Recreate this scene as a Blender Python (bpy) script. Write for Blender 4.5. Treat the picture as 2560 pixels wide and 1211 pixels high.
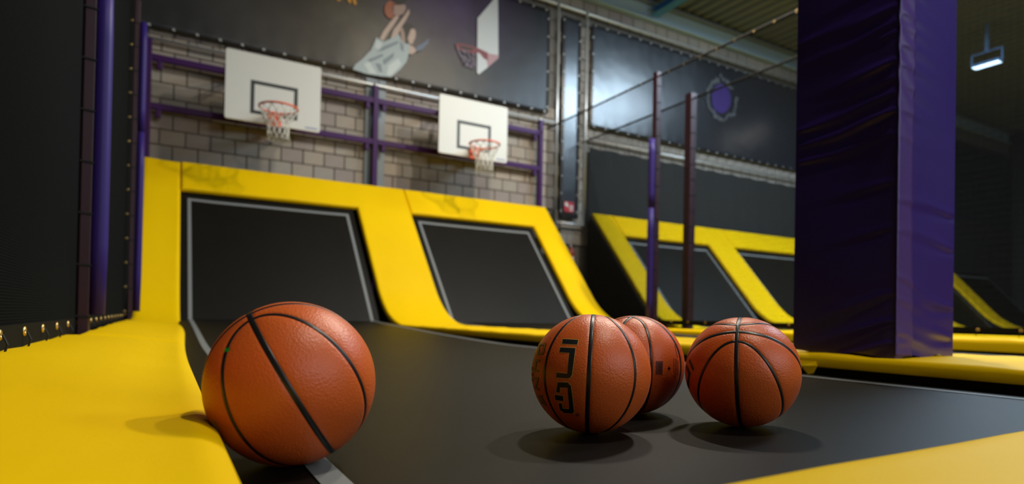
import bpy, bmesh, math, random
import numpy as np
from mathutils import Matrix, Vector

random.seed(7)
SC = bpy.context.scene
COL = SC.collection
for o in list(bpy.data.objects):
    bpy.data.objects.remove(o, do_unlink=True)

# ------------------------------------------------------------------ camera
W, Hpx = 2560, 1211
FPX, CYP = 1513.304, 773.291
YAW, PITCH, ROLL = 0.520738, 0.0103832, -0.0194345
CAMZ = 0.234


def cam_rows():
    cy, sy = math.cos(YAW), math.sin(YAW)
    f = np.array([sy * math.cos(PITCH), cy * math.cos(PITCH), math.sin(PITCH)])
    r = np.array([cy, -sy, 0.0])
    d = -np.cross(r, f)
    c, s = math.cos(ROLL), math.sin(ROLL)
    return np.array([c * r + s * d, -s * r + c * d, f])


CR = cam_rows()
EYE = np.array([0, 0, CAMZ])


def ray(x, y):
    return CR.T @ np.array([(x - W / 2) / FPX, (y - CYP) / FPX, 1.0])


def on_plane(x, y, axis, v):
    d = ray(x, y)
    return EYE + d * ((v - EYE[axis]) / d[axis])


def on_ball(x, y, c, r):
    d = ray(x, y)
    d = d / np.linalg.norm(d)
    c = np.array(c) - EYE
    b = d @ c
    disc = b * b - (c @ c - r * r)
    t = b - math.sqrt(max(disc, 0.0))
    v = t * d - c
    return v / np.linalg.norm(v)


cd = bpy.data.cameras.new('camera')
cam = bpy.data.objects.new('camera', cd)
COL.objects.link(cam)
cd.sensor_fit = 'HORIZONTAL'
cd.sensor_width = 36.0
cd.lens = 36.0 * FPX / W
cd.shift_y = (CYP - Hpx / 2) / W
cd.clip_start = 0.02
cd.clip_end = 200
M = Matrix.Identity(4)
for i in range(3):
    M[i][0], M[i][1], M[i][2] = CR[0][i], -CR[1][i], -CR[2][i]
M[2][3] = CAMZ
cam.matrix_world = M
cd.dof.use_dof = True
cd.dof.focus_distance = 1.19
cd.dof.aperture_fstop = 2.6
SC.camera = cam

# ------------------------------------------------------------------ world, light, exposure
SC.view_settings.view_transform = 'Standard'
SC.view_settings.look = 'None'
SC.view_settings.gamma = 1.0
SC.view_settings.use_curve_mapping = False
SC.view_settings.exposure = 0.0
wd = bpy.data.worlds.new('world')
SC.world = wd
wd.use_nodes = True
wd.node_tree.nodes['Background'].inputs[0].default_value = (0.5, 0.62, 0.8, 1)
wd.node_tree.nodes['Background'].inputs[1].default_value = 0.12


def area_light(name, loc, sx, sy, power, color, target=None):
    l = bpy.data.lights.new(name, 'AREA')
    l.shape = 'RECTANGLE'
    l.size, l.size_y = sx, sy
    l.energy = power
    l.color = color
    o = bpy.data.objects.new(name, l)
    COL.objects.link(o)
    o.location = loc
    if target is not None:
        o.rotation_euler = (Vector(target) - Vector(loc)).to_track_quat('-Z', 'Y').to_euler()
    return o


# daylight through the roof light over the far courts and the windows of the front wall
area_light('roof_light_offscreen', (10.9, 3.5, 6.60), 3.9, 3.7, 1500, (0.62, 0.82, 1.0))
area_light('window_front_offscreen', (5.0, -5.88, 3.6), 9.0, 2.6, 260, (0.78, 0.89, 1.0), (5.0, 6.0, 3.6))


# ------------------------------------------------------------------ materials
def mat(name, col, rough=0.5, metal=0.0, spec=0.5, bump=None, var=None, coat=0.0):
    m = bpy.data.materials.new(name)
    m.use_nodes = True
    nt = m.node_tree
    b = nt.nodes['Principled BSDF']
    b.inputs['Base Color'].default_value = (*col, 1)
    b.inputs['Roughness'].default_value = rough
    b.inputs['Metallic'].default_value = metal
    b.inputs['Specular IOR Level'].default_value = spec
    if coat:
        b.inputs['Coat Weight'].default_value = coat
        b.inputs['Coat Roughness'].default_value = 0.25
    tc = None

    def coord(scale):
        nonlocal tc
        if tc is None:
            tc = nt.nodes.new('ShaderNodeTexCoord')
        mp = nt.nodes.new('ShaderNodeMapping')
        mp.inputs['Scale'].default_value = scale
        nt.links.new(tc.outputs['Object'], mp.inputs['Vector'])
        return mp.outputs[0]
    if var:
        scale, amount = var
        n = nt.nodes.new('ShaderNodeTexNoise')
        n.inputs['Scale'].default_value = 1.0
        n.inputs['Detail'].default_value = 4
        nt.links.new(coord(scale), n.inputs['Vector'])
        mx = nt.nodes.new('ShaderNodeMix')
        mx.data_type = 'RGBA'
        mx.inputs[6].default_value = (*[c * (1 - amount) for c in col], 1)
        mx.inputs[7].default_value = (*[min(1, c * (1 + amount)) for c in col], 1)
        nt.links.new(n.outputs[0], mx.inputs[0])
        nt.links.new(mx.outputs[2], b.inputs['Base Color'])
    if bump:
        kind, scale, strength, dist = bump
        if kind == 'noise':
            n = nt.nodes.new('ShaderNodeTexNoise')
            n.inputs['Scale'].default_value = 1.0
            n.inputs['Detail'].default_value = 3
            nt.links.new(coord(scale), n.inputs['Vector'])
            h = n.outputs[0]
        elif kind == 'voronoi':
            n = nt.nodes.new('ShaderNodeTexVoronoi')
            n.feature = 'SMOOTH_F1'
            n.inputs['Scale'].default_value = 1.0
            nt.links.new(coord(scale), n.inputs['Vector'])
            h = n.outputs['Distance']
        else:  # weave
            w1 = nt.nodes.new('ShaderNodeTexWave')
            w2 = nt.nodes.new('ShaderNodeTexWave')
            w1.bands_direction, w2.bands_direction = 'X', 'Y'
            w1.inputs['Scale'].default_value = 1.0
            w2.inputs['Scale'].default_value = 1.0
            c = coord(scale)
            nt.links.new(c, w1.inputs['Vector'])
            nt.links.new(c, w2.inputs['Vector'])
            mt = nt.nodes.new('ShaderNodeMath')
            mt.operation = 'MAXIMUM'
            nt.links.new(w1.outputs['Fac'], mt.inputs[0])
            nt.links.new(w2.outputs['Fac'], mt.inputs[1])
            h = mt.outputs[0]
        bp = nt.nodes.new('ShaderNodeBump')
        bp.inputs['Strength'].default_value = strength
        bp.inputs['Distance'].default_value = dist
        nt.links.new(h, bp.inputs['Height'])
        nt.links.new(bp.outputs[0], b.inputs['Normal'])
    return m


def emit(name, col, s):
    m = bpy.data.materials.new(name)
    m.use_nodes = True
    b = m.node_tree.nodes['Principled BSDF']
    b.inputs['Base Color'].default_value = (0.9, 0.9, 0.9, 1)
    b.inputs['Emission Color'].default_value = (*col, 1)
    b.inputs['Emission Strength'].default_value = s
    return m


MT = dict(
    yellow=mat('yellow_vinyl', (0.87, 0.54, 0.0005), 0.55, spec=0.09, bump=('noise', (7, 2.2, 7), 0.35, 0.012), var=((1.4, 0.8, 1.4), 0.05)),
    black_base=mat('black_steel', (0.006, 0.006, 0.006), 0.7),
    mat_bed=mat('trampoline_mat', (0.0062, 0.0054, 0.0038), 0.48, spec=0.17, bump=('weave', (120, 120, 120), 0.35, 0.0006), var=((5, 1.2, 5), 0.22)),
    stripe=mat('grey_stripe', (0.19, 0.20, 0.20), 0.6, bump=('weave', (120, 120, 120), 0.4, 0.0006)),
    purple=mat('purple_vinyl', (0.030, 0.012, 0.175), 0.36, bump=('noise', (4, 4, 12), 0.12, 0.008), coat=0.15),
    purple_flap=mat('purple_flap_vinyl', (0.055, 0.022, 0.185), 0.45, bump=('noise', (20, 20, 30), 0.25, 0.004)),
    foam=mat('purple_foam_cover', (0.030, 0.014, 0.14), 0.5, spec=0.25),
    maroon=mat('maroon_paint', (0.034, 0.008, 0.015), 0.45),
    violet_steel=mat('violet_paint', (0.048, 0.008, 0.085), 0.45, spec=0.2),
    net=mat('black_netting', (0.0055, 0.006, 0.0055), 0.8, spec=0.1),
    rope=mat('black_rope', (0.010, 0.010, 0.010), 0.8),
    brass=mat('brass', (0.75, 0.52, 0.20), 0.35, 1.0),
    galv=mat('galvanised_steel', (0.80, 0.80, 0.78), 0.38, 0.6),
    greysteel=mat('grey_steel', (0.20, 0.23, 0.25), 0.5),
    mortar=mat('mortar', (0.175, 0.155, 0.130), 0.9),
    block_a=mat('block_tan', (0.365, 0.308, 0.250), 0.9, bump=('noise', (60, 60, 60), 0.35, 0.004), var=((9, 9, 9), 0.12)),
    block_b=mat('block_grey', (0.335, 0.295, 0.250), 0.9, bump=('noise', (60, 60, 60), 0.35, 0.004), var=((9, 9, 9), 0.12)),
    block_c=mat('block_mauve', (0.315, 0.262, 0.232), 0.9, bump=('noise', (60, 60, 60), 0.35, 0.004), var=((9, 9, 9), 0.12)),
    board=mat('white_board', (0.66, 0.655, 0.60), 0.45),
    blackline=mat('black_line', (0.015, 0.02, 0.02), 0.5),
    rim=mat('orange_rim', (0.78, 0.13, 0.05), 0.4),
    cord=mat('white_cord', (0.72, 0.70, 0.62), 0.8),
    markblue=mat('blue_print', (0.20, 0.22, 0.42), 0.5),
    leather=mat('orange_leather', (0.67, 0.118, 0.016), 0.42, spec=0.5, bump=('voronoi', (330, 330, 330), 0.42, 0.0013), var=((14, 14, 14), 0.07)),
    seam=mat('black_rubber', (0.010, 0.010, 0.010), 0.36),
    ink=mat('black_ink', (0.012, 0.012, 0.013), 0.45),
    gold=mat('gold_ink', (0.55, 0.34, 0.07), 0.4),
    olive=mat('olive_gold_ink', (0.26, 0.17, 0.03), 0.45),
    brownink=mat('brown_ink', (0.13, 0.024, 0.010), 0.5),
    green=mat('green_sticker', (0.0, 0.28, 0.03), 0.5),
    tan=mat('tan_label', (0.42, 0.26, 0.09), 0.6),
    ceiling=mat('deck_steel', (0.17, 0.185, 0.165), 0.5),
    paleblue=mat('pale_blue_paint', (0.40, 0.54, 0.62), 0.5),
    blue=mat('blue_paint', (0.07, 0.27, 0.58), 0.45),
    darkwall=mat('dark_wall', (0.030, 0.032, 0.034), 0.9),
    floor=mat('dark_concrete', (0.028, 0.027, 0.025), 0.85),
    blackcloth=mat('black_cloth', (0.010, 0.009, 0.008), 0.85),
    blackmesh=mat('black_mesh_cloth', (0.016, 0.017, 0.017), 0.8, bump=('weave', (120, 120, 120), .4, .002)),
    red=mat('red_sign', (0.55, 0.03, 0.04), 0.5),
    white=mat('white_paint', (0.75, 0.75, 0.75), 0.5),
    extred=mat('extinguisher_red', (0.30, 0.030, 0.012), 0.4),
    p_shirt=mat('print_shirt', (0.36, 0.42, 0.42), 0.5), p_shirt_d=mat('print_shirt_fold', (0.17, 0.21, 0.23), 0.5),
    p_shirt_l=mat('print_shirt_light', (0.52, 0.57, 0.55), 0.5),
    p_skin=mat('print_skin', (0.36, 0.24, 0.19), 0.5), p_skin_l=mat('print_skin_light', (0.50, 0.36, 0.29), 0.5),
    p_hair=mat('print_hair', (0.030, 0.020, 0.014), 0.5), p_ball=mat('print_ball', (0.22, 0.075, 0.05), 0.5),
    p_ball_l=mat('print_ball_light', (0.34, 0.10, 0.045), 0.5),
    p_white=mat('print_white', (0.56, 0.58, 0.58), 0.5), p_red=mat('print_red', (0.20, 0.035, 0.045), 0.5),
    p_pink=mat('print_pink', (0.42, 0.24, 0.26), 0.5),
    p_net=mat('print_net', (0.17, 0.13, 0.17), 0.5), p_orange=mat('print_orange', (0.62, 0.27, 0.015), 0.5),
    p_blue=mat('print_blue', (0.12, 0.15, 0.21), 0.5), p_purple=mat('print_purple', (0.055, 0.022, 0.20), 0.5),
    p_splat=mat('print_splatter', (0.10, 0.105, 0.115), 0.5),
    lampface=emit('lamp_glow', (0.50, 0.74, 1.0), 6.0),
    dayglass=mat('window_glass', (0.30, 0.36, 0.40), 0.08),
    lampbody_glow_tint=mat('lamp_body_glow_tint', (0.16, 0.28, 0.50), 0.4),  # bluish glow around the lamp, put into the colour of housing and yoke
)


def banner_material(name, base, smokes, rough=0.36, spec=0.42):
    m = bpy.data.materials.new(name)
    m.use_nodes = True
    nt = m.node_tree
    b = nt.nodes['Principled BSDF']
    b.inputs['Roughness'].default_value = rough
    b.inputs['Specular IOR Level'].default_value = spec
    tc = nt.nodes.new('ShaderNodeTexCoord')
    cur = None
    for cx, cz, rx, rz, colr, amt in smokes:
        mp = nt.nodes.new('ShaderNodeMapping')
        mp.inputs['Location'].default_value = (-cx / rx, 0, -cz / rz)
        mp.inputs['Scale'].default_value = (1 / rx, 0.0, 1 / rz)
        nt.links.new(tc.outputs['Object'], mp.inputs['Vector'])
        g = nt.nodes.new('ShaderNodeTexGradient')
        g.gradient_type = 'SPHERICAL'
        nt.links.new(mp.outputs[0], g.inputs[0])
        n = nt.nodes.new('ShaderNodeTexNoise')
        n.inputs['Scale'].default_value = 1.6
        n.inputs['Detail'].default_value = 5
        nt.links.new(tc.outputs['Object'], n.inputs['Vector'])
        mul = nt.nodes.new('ShaderNodeMath')
        mul.operation = 'MULTIPLY'
        nt.links.new(g.outputs[0], mul.inputs[0])
        nt.links.new(n.outputs[0], mul.inputs[1])
        m2 = nt.nodes.new('ShaderNodeMath')
        m2.operation = 'MULTIPLY'
        m2.inputs[1].default_value = amt
        nt.links.new(mul.outputs[0], m2.inputs[0])
        m2.use_clamp = True
        mx = nt.nodes.new('ShaderNodeMix')
        mx.data_type = 'RGBA'
        if cur is None:
            mx.inputs[6].default_value = (*base, 1)
        else:
            nt.links.new(cur, mx.inputs[6])
        mx.inputs[7].default_value = (*colr, 1)
        nt.links.new(m2.outputs[0], mx.inputs[0])
        cur = mx.outputs[2]
    if cur is not None:
        nt.links.new(cur, b.inputs['Base Color'])
    else:
        b.inputs['Base Color'].default_value = (*base, 1)
    n = nt.nodes.new('ShaderNodeTexNoise')
    n.inputs['Scale'].default_value = 1.3
    nt.links.new(tc.outputs['Object'], n.inputs['Vector'])
    bp = nt.nodes.new('ShaderNodeBump')
    bp.inputs['Strength'].default_value = 0.25
    bp.inputs['Distance'].default_value = 0.05
    nt.links.new(n.outputs[0], bp.inputs['Height'])
    nt.links.new(bp.outputs[0], b.inputs['Normal'])
    return m


MT['banner1'] = banner_material('banner_print_hoop', (0.014, 0.014, 0.016),
                                [(2.6, 4.6, 2.4, 1.7, (0.105, 0.080, 0.045), 1.5), (4.2, 5.5, 1.7, 1.1, (0.075, 0.045, 0.11), 1.7),
                                 (0.6, 4.6, 1.8, 1.2, (0.050, 0.046, 0.042), 1.0)], 0.42)
MT['banner2'] = banner_material('banner_print_plain', (0.018, 0.021, 0.030), [], 0.28, 1.0)


# ------------------------------------------------------------------ mesh helpers
class MB:
    def __init__(s):
        s.v, s.f = [], []

    def add(s, vs, fs):
        n = len(s.v)
        s.v += [tuple(map(float, p)) for p in vs]
        s.f += [tuple(i + n for i in f) for f in fs]
        return s

    def box(s, x0, x1, y0, y1, z0, z1):
        return s.add([(x0, y0, z0), (x1, y0, z0), (x1, y1, z0), (x0, y1, z0), (x0, y0, z1), (x1, y0, z1), (x1, y1, z1), (x0, y1, z1)],
                     [(0, 3, 2, 1), (4, 5, 6, 7), (0, 1, 5, 4), (1, 2, 6, 5), (2, 3, 7, 6), (3, 0, 4, 7)])

    def tube(s, pts, r, n=8, closed=False, caps=True):
        pts = [np.array(p, float) for p in pts]
        k = len(pts)
        rings = []
        prev = None
        for i, p in enumerate(pts):
            a = pts[(i - 1) % k] if (closed or i > 0) else p
            b = pts[(i + 1) % k] if (closed or i < k - 1) else p
            t = b - a
            t /= np.linalg.norm(t)
            if prev is None:
                u = np.array([0, 0, 1.0]) if abs(t[2]) < 0.9 else np.array([1.0, 0, 0])
            else:
                u = prev
            u = u - (u @ t) * t
            u /= np.linalg.norm(u)
            prev = u
            w = np.cross(t, u)
            rr = r[i] if isinstance(r, (list, tuple)) else r
            rings.append([p + rr * (math.cos(2 * math.pi * j / n) * u + math.sin(2 * math.pi * j / n) * w) for j in range(n)])
        vs = [q for ring in rings for q in ring]
        fs = []
        for i in range(k if closed else k - 1):
            i2 = (i + 1) % k
            for j in range(n):
                j2 = (j + 1) % n
                fs.append((i * n + j, i * n + j2, i2 * n + j2, i2 * n + j))
        if caps and not closed:
            fs.append(tuple(range(n - 1, -1, -1)))
            fs.append(tuple((k - 1) * n + j for j in range(n)))
        return s.add(vs, fs)

    def torus(s, c, axis, R, r, n=24, m=8):
        c = np.array(c, float)
        ax = np.array(axis, float)
        ax /= np.linalg.norm(ax)
        u = np.array([0, 0, 1.0]) if abs(ax[2]) < 0.9 else np.array([1.0, 0, 0])
        u = u - (u @ ax) * ax
        u /= np.linalg.norm(u)
        w = np.cross(ax, u)
        pts = [c + R * (math.cos(2 * math.pi * i / n) * u + math.sin(2 * math.pi * i / n) * w) for i in range(n)]
        return s.tube(pts, r, m, closed=True)

    def build(s, name, material, parent=None, smooth=False):
        me = bpy.data.meshes.new(name)
        me.from_pydata(s.v, [], s.f)
        me.update()
        return link(name, me, material, parent, smooth)


def link(name, me, material, parent=None, smooth=False):
    if material is not None:
        me.materials.append(MT[material] if isinstance(material, str) else material)
    if smooth:
        me.polygons.foreach_set('use_smooth', [True] * len(me.polygons))
    o = bpy.data.objects.new(name, me)
    COL.objects.link(o)
    if parent is not None:
        o.parent = parent
        o.matrix_parent_inverse = parent.matrix_basis.inverted()
    return o


def tag(o, label=None, cat=None, group=None, kind=None):
    if label:
        o['label'] = label
    if cat:
        o['category'] = cat
    if group:
        o['group'] = group
    if kind:
        o['kind'] = kind
    return o


def thing(name, label, cat, loc=(0, 0, 0), group=None):
    o = bpy.data.objects.new(name, None)
    COL.objects.link(o)
    o.location = loc
    o.empty_display_size = 0.1
    return tag(o, label, cat, group)


def bevel(o, w, seg=2):
    me = o.data
    bm = bmesh.new()
    bm.from_mesh(me)
    bmesh.ops.bevel(bm, geom=bm.edges[:], offset=w, segments=seg, affect='EDGES', profile=0.5)
    bm.to_mesh(me)
    bm.free()
    return o


# ------------------------------------------------------------------ profile of the lanes: flat bed, curve, sloped wall
TH = math.radians(48.7)
RAD = 1.5
YC = 7.40
TL = RAD * math.tan(TH / 2)
YA = YC - TL
S1 = YA + RAD * TH
Y1, Z1 = YC + TL * math.cos(TH), TL * math.sin(TH)
S_TOP = S1 + (2.15 - Z1) / math.sin(TH)
S_MAT = S1 + (1.72 - Z1) / math.sin(TH)


def prof(s, d):
    if s <= YA:
        return s, d
    if s <= S1:
        a = (s - YA) / RAD
        return YA + RAD * math.sin(a) - d * math.sin(a), RAD - RAD * math.cos(a) + d * math.cos(a)
    t = s - S1
    return Y1 + t * math.cos(TH) - d * math.sin(TH), Z1 + t * math.sin(TH) + d * math.cos(TH)


YM = 7.485
ZM = 0.12


def mprof(s, d):
    # the bed lifts gently, then folds sharply up the slope
    if s <= YM:
        t = max(0.0, (s - 4.0) / (YM - 4.0))
        return s, ZM * t ** 1.3 + d
    t = s - YM
    return YM + t * math.cos(TH) - d * math.sin(TH), ZM + t * math.sin(TH) + d * math.cos(TH)


SM_TOP = YM + (1.72 - ZM) / math.sin(TH)


def sstep(a, b, x):
    t = min(1, max(0, (x - a) / (b - a)))
    return t * t * (3 - 2 * t)


BALL_R = 0.12
BALL_POS = [(0.1657, 0.9371, 0.1279), (0.7523, 0.9859, 0.1197), (1.0001, 1.1381, 0.1197), (1.1025, 0.9025, 0.1199)]


def xmap(x, s):
    # the left pad creeps towards the court close to the camera
    w = math.exp(-((x - 0.14) / 0.16) ** 2)
    return x - 0.070 * w * (1 - sstep(2.0, 6.0, s))


# ------------------------------------------------------------------ the setting
def struct(o):
    o['kind'] = 'structure'
    return o


struct(MB().box(-3.2, 25, -6, 9.9, -0.75, -0.62).build('floor', 'floor'))
WALLY = 9.5
wall_back = struct(MB().box(-3.2, 25, WALLY + 0.02, WALLY + 0.3, -0.62, 7.4).build('wall_back', 'mortar'))
struct(MB().box(-3.4, -3.2, -6, 9.9, -0.62, 7.4).build('wall_left', 'darkwall'))
struct(MB().box(25, 25.2, -6, 9.9, -0.62, 7.4).build('wall_right', 'darkwall'))
struct(MB().box(-3.2, 25, -6.2, -6, -0.62, 7.4).build('wall_front', 'darkwall'))

w2 = struct(MB().box(0.4, 9.6, -6.0, -5.93, 2.2, 2.28).box(0.4, 9.6, -6.0, -5.93, 4.92, 5.0).box(0.4, 0.48, -6.0, -5.93, 2.28, 4.92).box(9.52, 9.6, -6.0, -5.93, 2.28, 4.92).build('window_2', 'greysteel'))
for k in range(6):
    xa = 0.48 + k * 9.04 / 6
    MB().box(xa + .03, xa + 9.04 / 6 - .03, -5.985, -5.975, 2.30, 4.90).build('pane', 'dayglass', w2)

# block wall: every block in view is a piece of its own
BW, BH = 0.312, 0.2117
bmesh_blocks = []
for k, mn in enumerate(('block_a', 'block_b', 'block_c')):
    me = bpy.data.meshes.new('block')
    mb = MB().box(-BW / 2 + 0.007, BW / 2 - 0.007, -0.022, 0.03, -BH / 2 + 0.007, BH / 2 - 0.007)
    me.from_pydata(mb.v, [], mb.f)
    me.materials.append(MT[mn])
    bm = bmesh.new()
    bm.from_mesh(me)
    bmesh.ops.bevel(bm, geom=bm.edges[:], offset=0.004, segments=1, affect='EDGES')
    bm.to_mesh(me)
    bm.free()
    bmesh_blocks.append(me)


def lay_blocks(x0, x1, z0, rows, phase):
    for r in range(rows):
        off = 0.351 + (0.5 * BW if (r + phase) % 2 else 0)
        k0 = math.floor((x0 - off) / BW)
        k1 = math.ceil((x1 - off) / BW)
        for k in range(k0, k1):
            x = off + (k + 0.5) * BW
            o = bpy.data.objects.new('block', random.choice(bmesh_blocks))
            COL.objects.link(o)
            o.location = (x, WALLY + random.uniform(-0.004, 0.004), z0 + (r + 0.5) * BH)
            o.parent = wall_back


lay_blocks(-0.42, 6.15, 2.242, 9, 0)          # behind the hoops
lay_blocks(5.6, 13.4, 6.148, 1, 0)            # the course above the banners
mb = MB()                                      # blocks behind nets and pads, too dim to pick apart
for r in range(20):
    z = 2.242 + (r - 3) * BH
    for k in range(60):
        x = 6.30 + (k + (0.5 if r % 2 else 0)) * BW
        if z < 6.0:
            mb.box(x + .007, x + BW - .007, WALLY - .02, WALLY + .03, z + .007, z + BH - .007)
o = mb.build('block_field', 'block_b', wall_back)
o['kind'] = 'stuff'

# corrugated roof deck
mb = MB()
pitch = 0.27
prof_pts = []
x = -3.2
while x < 25:
    prof_pts += [(x, 0.0), (x + 0.10, 0.0), (x + 0.14, 0.085), (x + 0.23, 0.085)]
    x += pitch
yA, yB = -6, WALLY + .1


def roofz(y):
    return 6.80 + 0.02 * (y - WALLY)


hole = (8.9, 12.9, 1.6, 5.4)
for (ya, yb) in ((yA, hole[2]), (hole[2], hole[3]), (hole[3], yB)):
    vs, fs = [], []
    for (px, pz) in prof_pts:
        vs.append((px, ya, roofz(ya) + pz))
        vs.append((px, yb, roofz(yb) + pz))
    for i in range(len(prof_pts) - 1):
        xm = 0.5 * (prof_pts[i][0] + prof_pts[i + 1][0])
        if ya == hole[2] and hole[0] < xm < hole[1]:
            continue
        fs.append((2 * i, 2 * i + 1, 2 * i + 3, 2 * i + 2))
    mb.add(vs, fs)
ceil = struct(mb.build('ceiling', 'ceiling'))

# kerb and glazing bars of the roof light over the far courts
rm_ = struct(MB().box(8.82, 8.90, 1.52, 5.48, 6.62, 6.95).box(12.90, 12.98, 1.52, 5.48, 6.62, 6.95).box(8.90, 12.90, 1.52, 1.60, 6.62, 6.95).box(8.90, 12.90, 5.40, 5.48, 6.62, 6.95).build('window_1', 'paleblue'))
for k in range(1, 4):
    MB().box(8.9 + k - .02, 8.9 + k + .02, 1.60, 5.40, 6.88, 6.94).build('mullion', 'paleblue', rm_)

# steel of the building
b = thing('roof_beam', 'pale blue steel beam along the top of the block wall under the corrugated roof', 'beam', (9, WALLY, 6.4))
MB().box(-3, 24.8, WALLY - 0.14, WALLY - 0.005, 6.365, 6.395).build('flange', 'paleblue', b)
MB().box(-3, 24.8, WALLY - 0.05, WALLY - 0.03, 6.395, 6.70).build('web', 'paleblue', b)
MB().box(-3, 24.8, WALLY - 0.16, WALLY - 0.005, 6.70, 6.755).build('flange', 'greysteel', b)
b = thing('roof_girder', 'blue steel girder meeting the pale blue beam below the roof deck', 'beam', (8.6, 4, 6.6))
MB().box(8.50, 8.70, -5.9, WALLY - 0.17, 6.44, 6.47).build('flange', 'blue', b)
MB().box(8.59, 8.61, -5.9, WALLY - 0.17, 6.47, 6.58).build('web', 'blue', b)
MB().box(8.50, 8.70, -5.9, WALLY - 0.17, 6.565, 6.585).build('flange', 'blue', b)
b = thing('building_column', 'grey steel column against the block wall behind the violet post between the hoops', 'column', (2.86, WALLY - .05, 2))
MB().box(2.68, 3.00, WALLY - 0.06, WALLY - 0.03, 0, 3.95).build('flange', 'greysteel', b)
MB().box(2.83, 2.85, WALLY - 0.03, WALLY - 0.0, 0, 3.95).build('web', 'greysteel', b)


# ------------------------------------------------------------------ trampoline beds
def trampoline(x0, x1, xs0, xs1, label, s0=0.36, group=None):
    """x0..x1 bed edges, xs0/xs1 stripe centres; bed runs flat towards the wall and then up it."""
    t = thing('trampoline', label, 'trampoline', ((x0 + x1) / 2, 3, 0), group)

    def sag(x, s):
        e = min(x - x0, x1 - x)
        return 0.008 * (1 - sstep(0.16, 0.46, e)) - 0.0

    def strip_mesh(pts_x, ss, d, name, m, zf):
        vs, fs = [], []
        n = len(pts_x)
        for s in ss:
            for x in pts_x:
                xx = x if not callable(x) else x(s)
                if name == 'bed' and x0 < .1 and xx < .2:
                    xx = xx + .105 * sstep(2, 6, s) * (.2 - xx) / .18
                y, z = mprof(s, d + zf(xx, s))
                vs.append((xx, y, z))
        for i in range(len(ss) - 1):
            for j in range(n - 1):
                fs.append((i * n + j, i * n + j + 1, (i + 1) * n + j + 1, (i + 1) * n + j))
        return MB().add(vs, fs).build(name, m, t, True)
    ss = list(np.linspace(s0, 4.0, 10)) + list(np.linspace(4.0, YM - .03, 14)[1:]) + [YM - .012, YM, YM + .012, YM + .03] + list(np.linspace(YM + .1, SM_TOP + .05, 8))
    xs = sorted(set([x0 + a for a in (0, .05, .1, .16, .22, .3, .42)] + [x1 - a for a in (0, .05, .1, .16, .22, .3, .42)] + list(np.linspace(x0 + .6, x1 - .6, 6))))
    strip_mesh(xs, ss, 0.0, 'bed', 'mat_bed', sag)
    hw = 0.019
    for xc in (xs0, xs1):
        f = (lambda o: (lambda s: xc + o + (0.043 * sstep(2, 7, s) if xc == 0.2 else 0)))
        sl = [s for s in ss if s < SM_TOP - 0.13] + [SM_TOP - 0.13]
        strip_mesh([f(-hw), f(0), f(hw)], sl, 0.0022, 'border_stripe', 'stripe', sag)
    strip_mesh(list(np.linspace(xs0 + (.043 if xs0 == .2 else 0) - hw, xs1 + hw, 8)), [SM_TOP - 0.13 - 0.001, SM_TOP - 0.085], 0.0024, 'border_stripe', 'stripe', sag)
    # black underside frame so that nothing shows through below the bed
    return t


trampoline(0.02, 2.365, 0.2, 2.268, 'black trampoline bed carrying the four basketballs, sloping up below the first hoop')
trampoline(3.28, 5.44, 3.38, 5.34, 'black trampoline bed sloping up below the second hoop, right of the wide yellow pad')
lanes3 = [(7.48, 9.75), (10.5, 12.8), (13.55, 15.85), (16.65, 18.9), (19.75, 21.9)]
l3 = ['black sloped trampoline bed behind the nets, beside the black ramp side', 'black sloped trampoline bed behind the nets, partly hidden by the purple pillar',
      'sloped trampoline bed behind the purple pillar', 'dark sloped trampoline bed seen through the net beside the purple pillar', 'dark blue sloped trampoline bed behind the narrow yellow strip past the pillar']
for (a, b_), lb in zip(lanes3, l3):
    trampoline(a + .03, b_ - .03, a + .11, b_ - .11, lb)


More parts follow.
